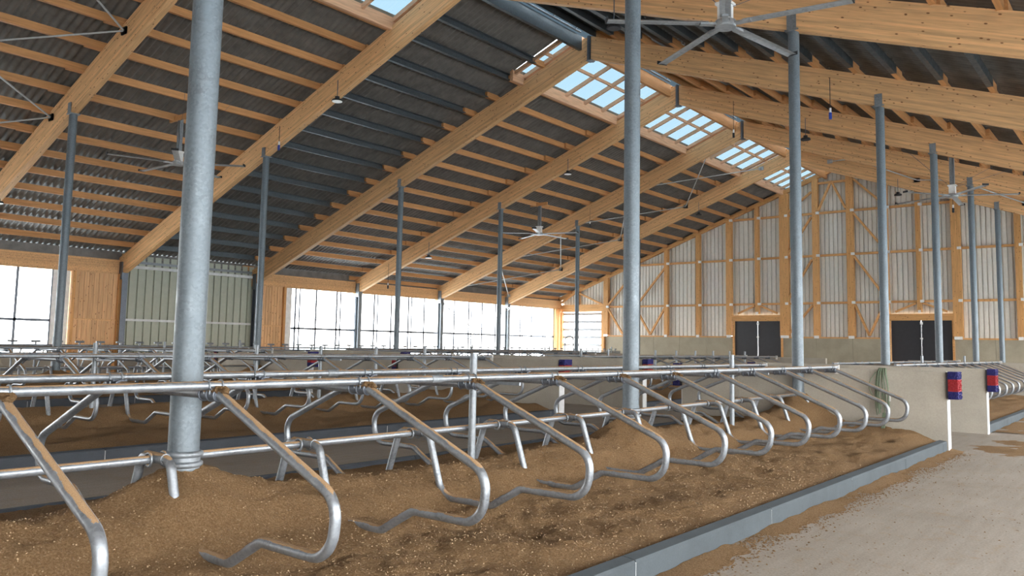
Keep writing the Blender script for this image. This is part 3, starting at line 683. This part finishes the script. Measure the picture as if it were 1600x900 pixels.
# ---------------------------------------------------------------- cross walls and brushes
def brush(x, y, s, label):
    t = thing('cow_brush', (x, y, 0), label, 'brush', 'blue and red brush pads on the cross wall ends')
    a, b = (0.0, .15) if s > 0 else (-.15, 0.0)
    rnd = random.Random(3)
    for z0, z1, mt in ((.86, .99, 'blue'), (.99, 1.19, 'red'), (1.19, 1.32, 'blue')):
        mb = MB().box(a, b, -.05, .25, z0+.001, z1-.001)
        for i in range(60):
            xx = rnd.uniform(a, b); zz = rnd.uniform(z0+.005, z1-.005); yy = rnd.uniform(-.05, .25)
            mb.tube([(xx, -.05, zz), (xx+rnd.uniform(-.004, .004), -.065, zz)], .006, 4); mb.tube([((b if s > 0 else a), yy, zz), ((b if s > 0 else a)+s*.012, yy, zz)], .006, 4)
        mb.build('bristle_block', mt, t)
    MB().box(min(-s*.03, -s*.002), max(-s*.03, -s*.002), -.04, .24, .88, 1.30).build('back_plate', 'black', t)
for nm, xr, hw, lb in (('near', XM, 2.44, 'nearest'), ('middle', -13.6, 2.7, 'middle'), ('far', XCL, 2.5, 'far left')):
    for j, (y, th) in enumerate(((15.11, .2), (18.9, .2), (33.72, .2))):
        wl = thing('cross_wall', (xr, y, 0), 'low concrete cross wall of the %s stall row, %s side of the %s passage' % (lb, ['near', 'far', 'near'][j], ['first', 'first', 'second'][j]), 'wall')
        n = 4
        for i in range(n):
            a = -hw+2*hw*i/n; b = a+2*hw/n; MB().prism([(0, 0), (th, 0), (th, 1.30), (th-.02, 1.325), (.02, 1.325), (0, 1.30)], a+(.0 if i else 0), b-(.003 if i < n-1 else 0), 'x').build('wall_panel', 'conc', wl)
        for s in (-1, 1): MB().box(s*hw+(.002 if s > 0 else -.014), s*hw+(.014 if s > 0 else -.002), 0, th, .0, .85).build('edge_strip', 'strip', wl)
        if j < 2:
            for s in (-1, 1): brush(xr+s*(hw+.035), y, s, 'blue-red brush on the %s end of the %s cross wall, %s row' % ('right' if s > 0 else 'left', ['front', 'rear'][j], lb))
# rope bundle on the front cross wall
t = thing('rope_bundle', (-3.9, 15.03, 1.3), 'bundle of faded green rope hanging over the front cross wall', 'rope')
for i in range(13):
    x0 = -.10+.018*i+random.uniform(-.01, .01); L = random.uniform(.62, .80); mb = MB(); pts = []
    sp = random.uniform(-.05, .05)
    for k in range(12):
        u = k/11; pts.append((x0*(.55+.6*math.sin(u*2.4))+sp*u, .07-.10*min(1, u*8)-.012*(i % 3), .045*math.cos(u*1.5)-L*u))
    mb.tube(pts, .009, 6).build('strand', 'rope', t)
pts = [(-.08-.12*math.sin(math.pi*k/12), -.05, -.02-.5*k/12) for k in range(13)]; MB().tube(pts, .008, 6).build('strand', 'rope', t)
for i in range(3): MB().tube([(.02+.02*i, -.04, -.72), (.0+.02*i, -.05, -.95), (-.02+.03*i, -.04, -1.03)], .012, 6).build('strand', 'rope', t)
MB().box(.12, .15, -.05, -.035, -.52, -.40).build('rope_tag', 'white', t)
# scraper handle between the walls
t = thing('scraper', (-3.88, 18.84, 0), 'brown-handled tool with black hook leaning on the rear cross wall by the passage', 'tool')
MB().tube([(0, 0, .45), (.01, .0, .95)], .022, 8).build('handle', 'rust', t); MB().tube([(.01, 0, .95), (.0, 0, 1.06), (-.03, 0, 1.10), (-.06, 0, 1.12)], .018, 8).build('hook', 'black', t)
MB().box(-.04, .02, -.02, .02, .02, .45).build('stem', 'galv_dark', t)
# ---------------------------------------------------------------- sawdust on the alleys
def crumbs(name, label, n, fx, fy, r0, r1, z=.0):
    mb = MB()
    for i in range(n):
        x, y = fx(), fy(); r = random.uniform(r0, r1); a = random.random()*6
        vs = [(x+r*math.cos(a+k*1.57)*random.uniform(.6, 1.2), y+r*math.sin(a+k*1.57)*random.uniform(.6, 1.2), z+.001) for k in range(4)]+[(x, y, z+r*random.uniform(.3, .9))]
        mb.add(vs, [(0, 1, 4), (1, 2, 4), (2, 3, 4), (3, 0, 4)])
    return tag(mb.build(name, 'sawdust'), label, 'sawdust', kind='stuff')
crumbs('sawdust_crumbs', 'sawdust crumbs spilled along the foot of the nearest kerb', 9000, lambda: -2.9+abs(random.gauss(0, .16)), lambda: random.uniform(2.5, 15), .004, .016)
crumbs('sawdust_crumbs', 'sawdust crumbs scattered over the right-hand alley floor', 5000, lambda: random.uniform(-2.9, 2), lambda: random.uniform(2.5, 30), .003, .011)
def drift(x0, x1, y0, y1, h, label, seed, fade):
    nx, ny = int((x1-x0)/.05), int((y1-y0)/.06); vs = []
    for j in range(ny+1):
        for i in range(nx+1):
            x, y = x0+(x1-x0)*i/nx, y0+(y1-y0)*j/ny; p = Vector((x+seed, y, 0))
            z = h*fade((x-x0)/(x1-x0), (y-y0)/(y1-y0))*(.7+.9*noise.noise(p*1.1)+.5*noise.noise(p*4))-.012+.006*noise.noise(p*15)
            vs.append((x, y, z))
    return tag(MB().add(vs, [(j*(nx+1)+i, j*(nx+1)+i+1, (j+1)*(nx+1)+i+1, (j+1)*(nx+1)+i) for j in range(ny) for i in range(nx)], 0, True).build('sawdust_drift', 'sawdust'), label, 'sawdust', kind='stuff')
bell = lambda u, v: math.exp(-((u-.5)**2+(v-.5)**2)*9)
drift(-2.91, -2.35, 2.0, 15.3, .04, 'thin drift of sawdust along the foot of the nearest kerb', 1, lambda u, v: max(0, 1-u*1.5))
drift(-2.95, -1.0, 14.6, 18.6, .045, 'trodden sawdust patch where the passage meets the alley', 5, bell)
drift(-2.9, -.2, 19.5, 30, .035, 'long sawdust patch on the alley beside the rear kerb', 9, lambda u, v: max(0, 1-u*1.3))
drift(-.95, -.62, 5.25, 5.75, .03, 'small sawdust patch on the alley at the right edge', 21, bell)
drift(-.95, -.68, 4.62, 4.95, .025, 'small sawdust patch in the lower right corner of the alley', 25, bell)
# ---------------------------------------------------------------- headlock feed fence
XF = -26.7
ff = thing('feed_fence', (XF, 4, 0), 'long self-locking headlock feed fence before the left openings', 'fence')
Bf = lambda mb, n, mt: rbuild(mb, n, mt, ff, Vector(ff.location))
for z in (1.36, 1.27, .62): Bf(MB().tube([(XF, 3, z), (XF, 43.5, z)], .032, 8), 'fence_rail', 'galv')
bar = MB().tube([(0, 0, .4), (0, 0, 1.47)], .028, 6).tube([(0, -.13, 1.48), (0, .13, 1.48)], .032, 6).tube([(.0, .02, .45), (.0, .27, 1.3)], .022, 6).mesh('headlock_bar', 'galv')
y = 4.2
while y < 43: obj('headlock_bar', bar, ff, (0, y-4, 0)); y += .635
for k in range(13): Bf(MB().cyl(XF+.06, 4+3.2*k, 0, 1.62 if k % 2 == 0 else 1.35, .04, 10), 'fence_post', 'galv')
for k in range(9):
    pass
ws = thing('feed_wall', (XF-.1, 4, 0), 'low concrete sill under the headlock feed fence', 'wall'); MB().box(-.1, .1, -1, 39.5, 0, .5).build('sill', 'conc', ws)
# hoop by the louvre
hp = thing('pipe_hoop', (-25.6, 36, 0), 'galvanised pipe hoop standing before the louvred opening', 'hoop')
MB().tube([(0, -.0, 0), (0, 0, 1.9)]+[(.28-.28*math.cos(a*math.pi/8), 0, 1.9+.28*math.sin(a*math.pi/8)) for a in range(1, 8)]+[(.56, 0, 1.9), (.56, 0, 0)], .035, 8).build('hoop_tube', 'galv', hp)
# ---------------------------------------------------------------- fans
def fan(x, y, zr, rot, label, R=1.95):
    f = thing('ceiling_fan', (x, y, zr+H), label, 'fan', 'large slow ceiling fans')
    zt = top(x)-zr-H
    MB().box(-.07, .03, -.06, .06, .25, zt).build('drop_tube', 'galv', f); MB().box(.04, .075, -.05, .05, .25, zt).build('cable_tray', 'galv', f)
    MB().box(-.5, .5, -.10, -.04, zt-.1, zt+.05).build('hanger', 'purlin', f)
    MB().box(-.10, .10, -.09, .09, .05, .36).box(-.13, .13, -.12, .12, .33, .37).build('motor', 'white', f)
    h = MB().cyl(0, 0, -.05, .06, .17, 20)
    for i in range(5):
        a = math.radians(rot+72*i); d = Vector((math.cos(a), math.sin(a), 0)); h.beam(d*.12, d*.42, .10, .035)
    h.build('hub', 'fan', f)
    for i in range(5):
        a = math.radians(rot+72*i); c, s = math.cos(a), math.sin(a)
        prof = [(-.085, .0), (-.05, .018), (.0, .028), (.06, .018), (.09, -.012), (.05, .0), (0, .008)]
        mb = MB(); vs = []
        for rr in (.3, R):
            for (u, z) in prof: vs.append((rr*c-u*s, rr*s+u*c, z+.012-(rr-.3)*.02))
        n = len(prof); mb.add(vs, [(k, (k+1) % n, n+(k+1) % n, n+k) for k in range(n)]+[tuple(range(n))[::-1], tuple(range(n, 2*n))]); mb.build('blade', 'fan', f)
        MB().beam((R*c, R*s, .0), ((R+.02)*c, (R+.02)*s, .0), .20, .06).build('blade_tip', 'black', f)
    for s1, s2 in ((1, 1), (-1, 1), (1, -1), (-1, -1)): MB().tube([(.05*s1, .05*s2, .3), (s1*1.9, s2*.9, top(x+s1*1.9)-zr-H)], .005, 4).build('guy_wire', 'galv_dark', f)
fan(-5.40, 12.0, 5.28, 6, 'large five-blade ceiling fan at the top, nearest the camera')
fan(-5.40, 30.0, 5.28, 20, 'five-blade ceiling fan among the right-hand rafters by the gable')
fan(-22.95, 12.1, 5.25, 41, 'five-blade ceiling fan left of the large foreground column')
fan(-22.9, 30.0, 5.25, 12, 'five-blade ceiling fan hanging between the left rafters near the middle')
# ---------------------------------------------------------------- lamps and small fittings
def lamp(x, y, z, label, r=.17):
    l = thing('highbay_lamp', (x, y, z+H), label, 'lamp', 'round highbay lamps under the rafters'); zt = under(x)-z-H+.35
    MB().cyl(0, 0, .06, max(.25, zt), .012, 8).build('cable', 'galv_dark', l); MB().cyl(0, 0, .03, .12, .07, 14).cyl(0, 0, -.02, .03, r, 24, r1=r*.85).build('housing', 'black', l)
    MB().cyl(0, 0, -.035, -.02, r*.88, 24).build('lens', 'white' if x < -15 and y < 30 else 'black', l)
for (x, y, z, lb) in ((-18.9, 14.75, 7.14, 'round highbay lamp under the left rafter at the near end of the steel purlin bay'), (-18.99, 26.75, 7.1, 'round highbay lamp under the third left rafter from the gable'), (-18.99, 38.75, 7.05, 'round highbay lamp under the left rafter nearest the gable'),
        (-9.19, 26.75, 7.1, 'round highbay lamp on the right slope between two near-row columns'), (-9.18, 38.75, 7.1, 'round highbay lamp on the right slope before the gable'), (-26.98, 26.75, 4.05, 'dark highbay lamp low on the third left rafter from the gable'),
        (-27.0, 14.75, 4.0, 'highbay lamp behind the large foreground column'), (-27.3, 8.8, 4.0, 'highbay lamp at the far left edge under the nearest rafter'), (-9.3, 14.8, 7.1, 'highbay lamp beside the nearest ceiling fan blade')):
    lamp(x, y, z, lb)
def hook(x, y, z, label, mt):
    l = thing('hanging_sensor', (x, y, z+H), label, 'sensor', 'small hanging sensors on cables'); MB().cyl(0, 0, .1, under(x)-z-H+.5, .010, 6).build('cable', 'black', l)
    MB().cyl(0, 0, -.05, .12, .04, 10).build('body', mt, l); MB().cyl(0, 0, .12, .24, .03, 10).build('cap', 'white', l)
hook(-21.82, 14.8, 6.1, 'small hanging sensor under the rafter above the second left column', 'bluep'); hook(-21.91, 32.8, 5.9, 'small hanging sensor right of the middle ceiling fan', 'black'); hook(-29.8, 26.8, 2.7, 'small hanging sensor at the eave end of the third rafter', 'black')
hook(-6.5, 20.8, 6.0, 'blue hanging sensor behind the nearest ceiling fan', 'bluep'); hook(-11.77, 26.8, 7.6, 'small hanging sensor below a skylight near the ridge', 'black'); hook(-5.9, 32.8, 5.2, 'small hanging sensor left of the far right ceiling fan', 'black')
print('objects', len(bpy.data.objects))
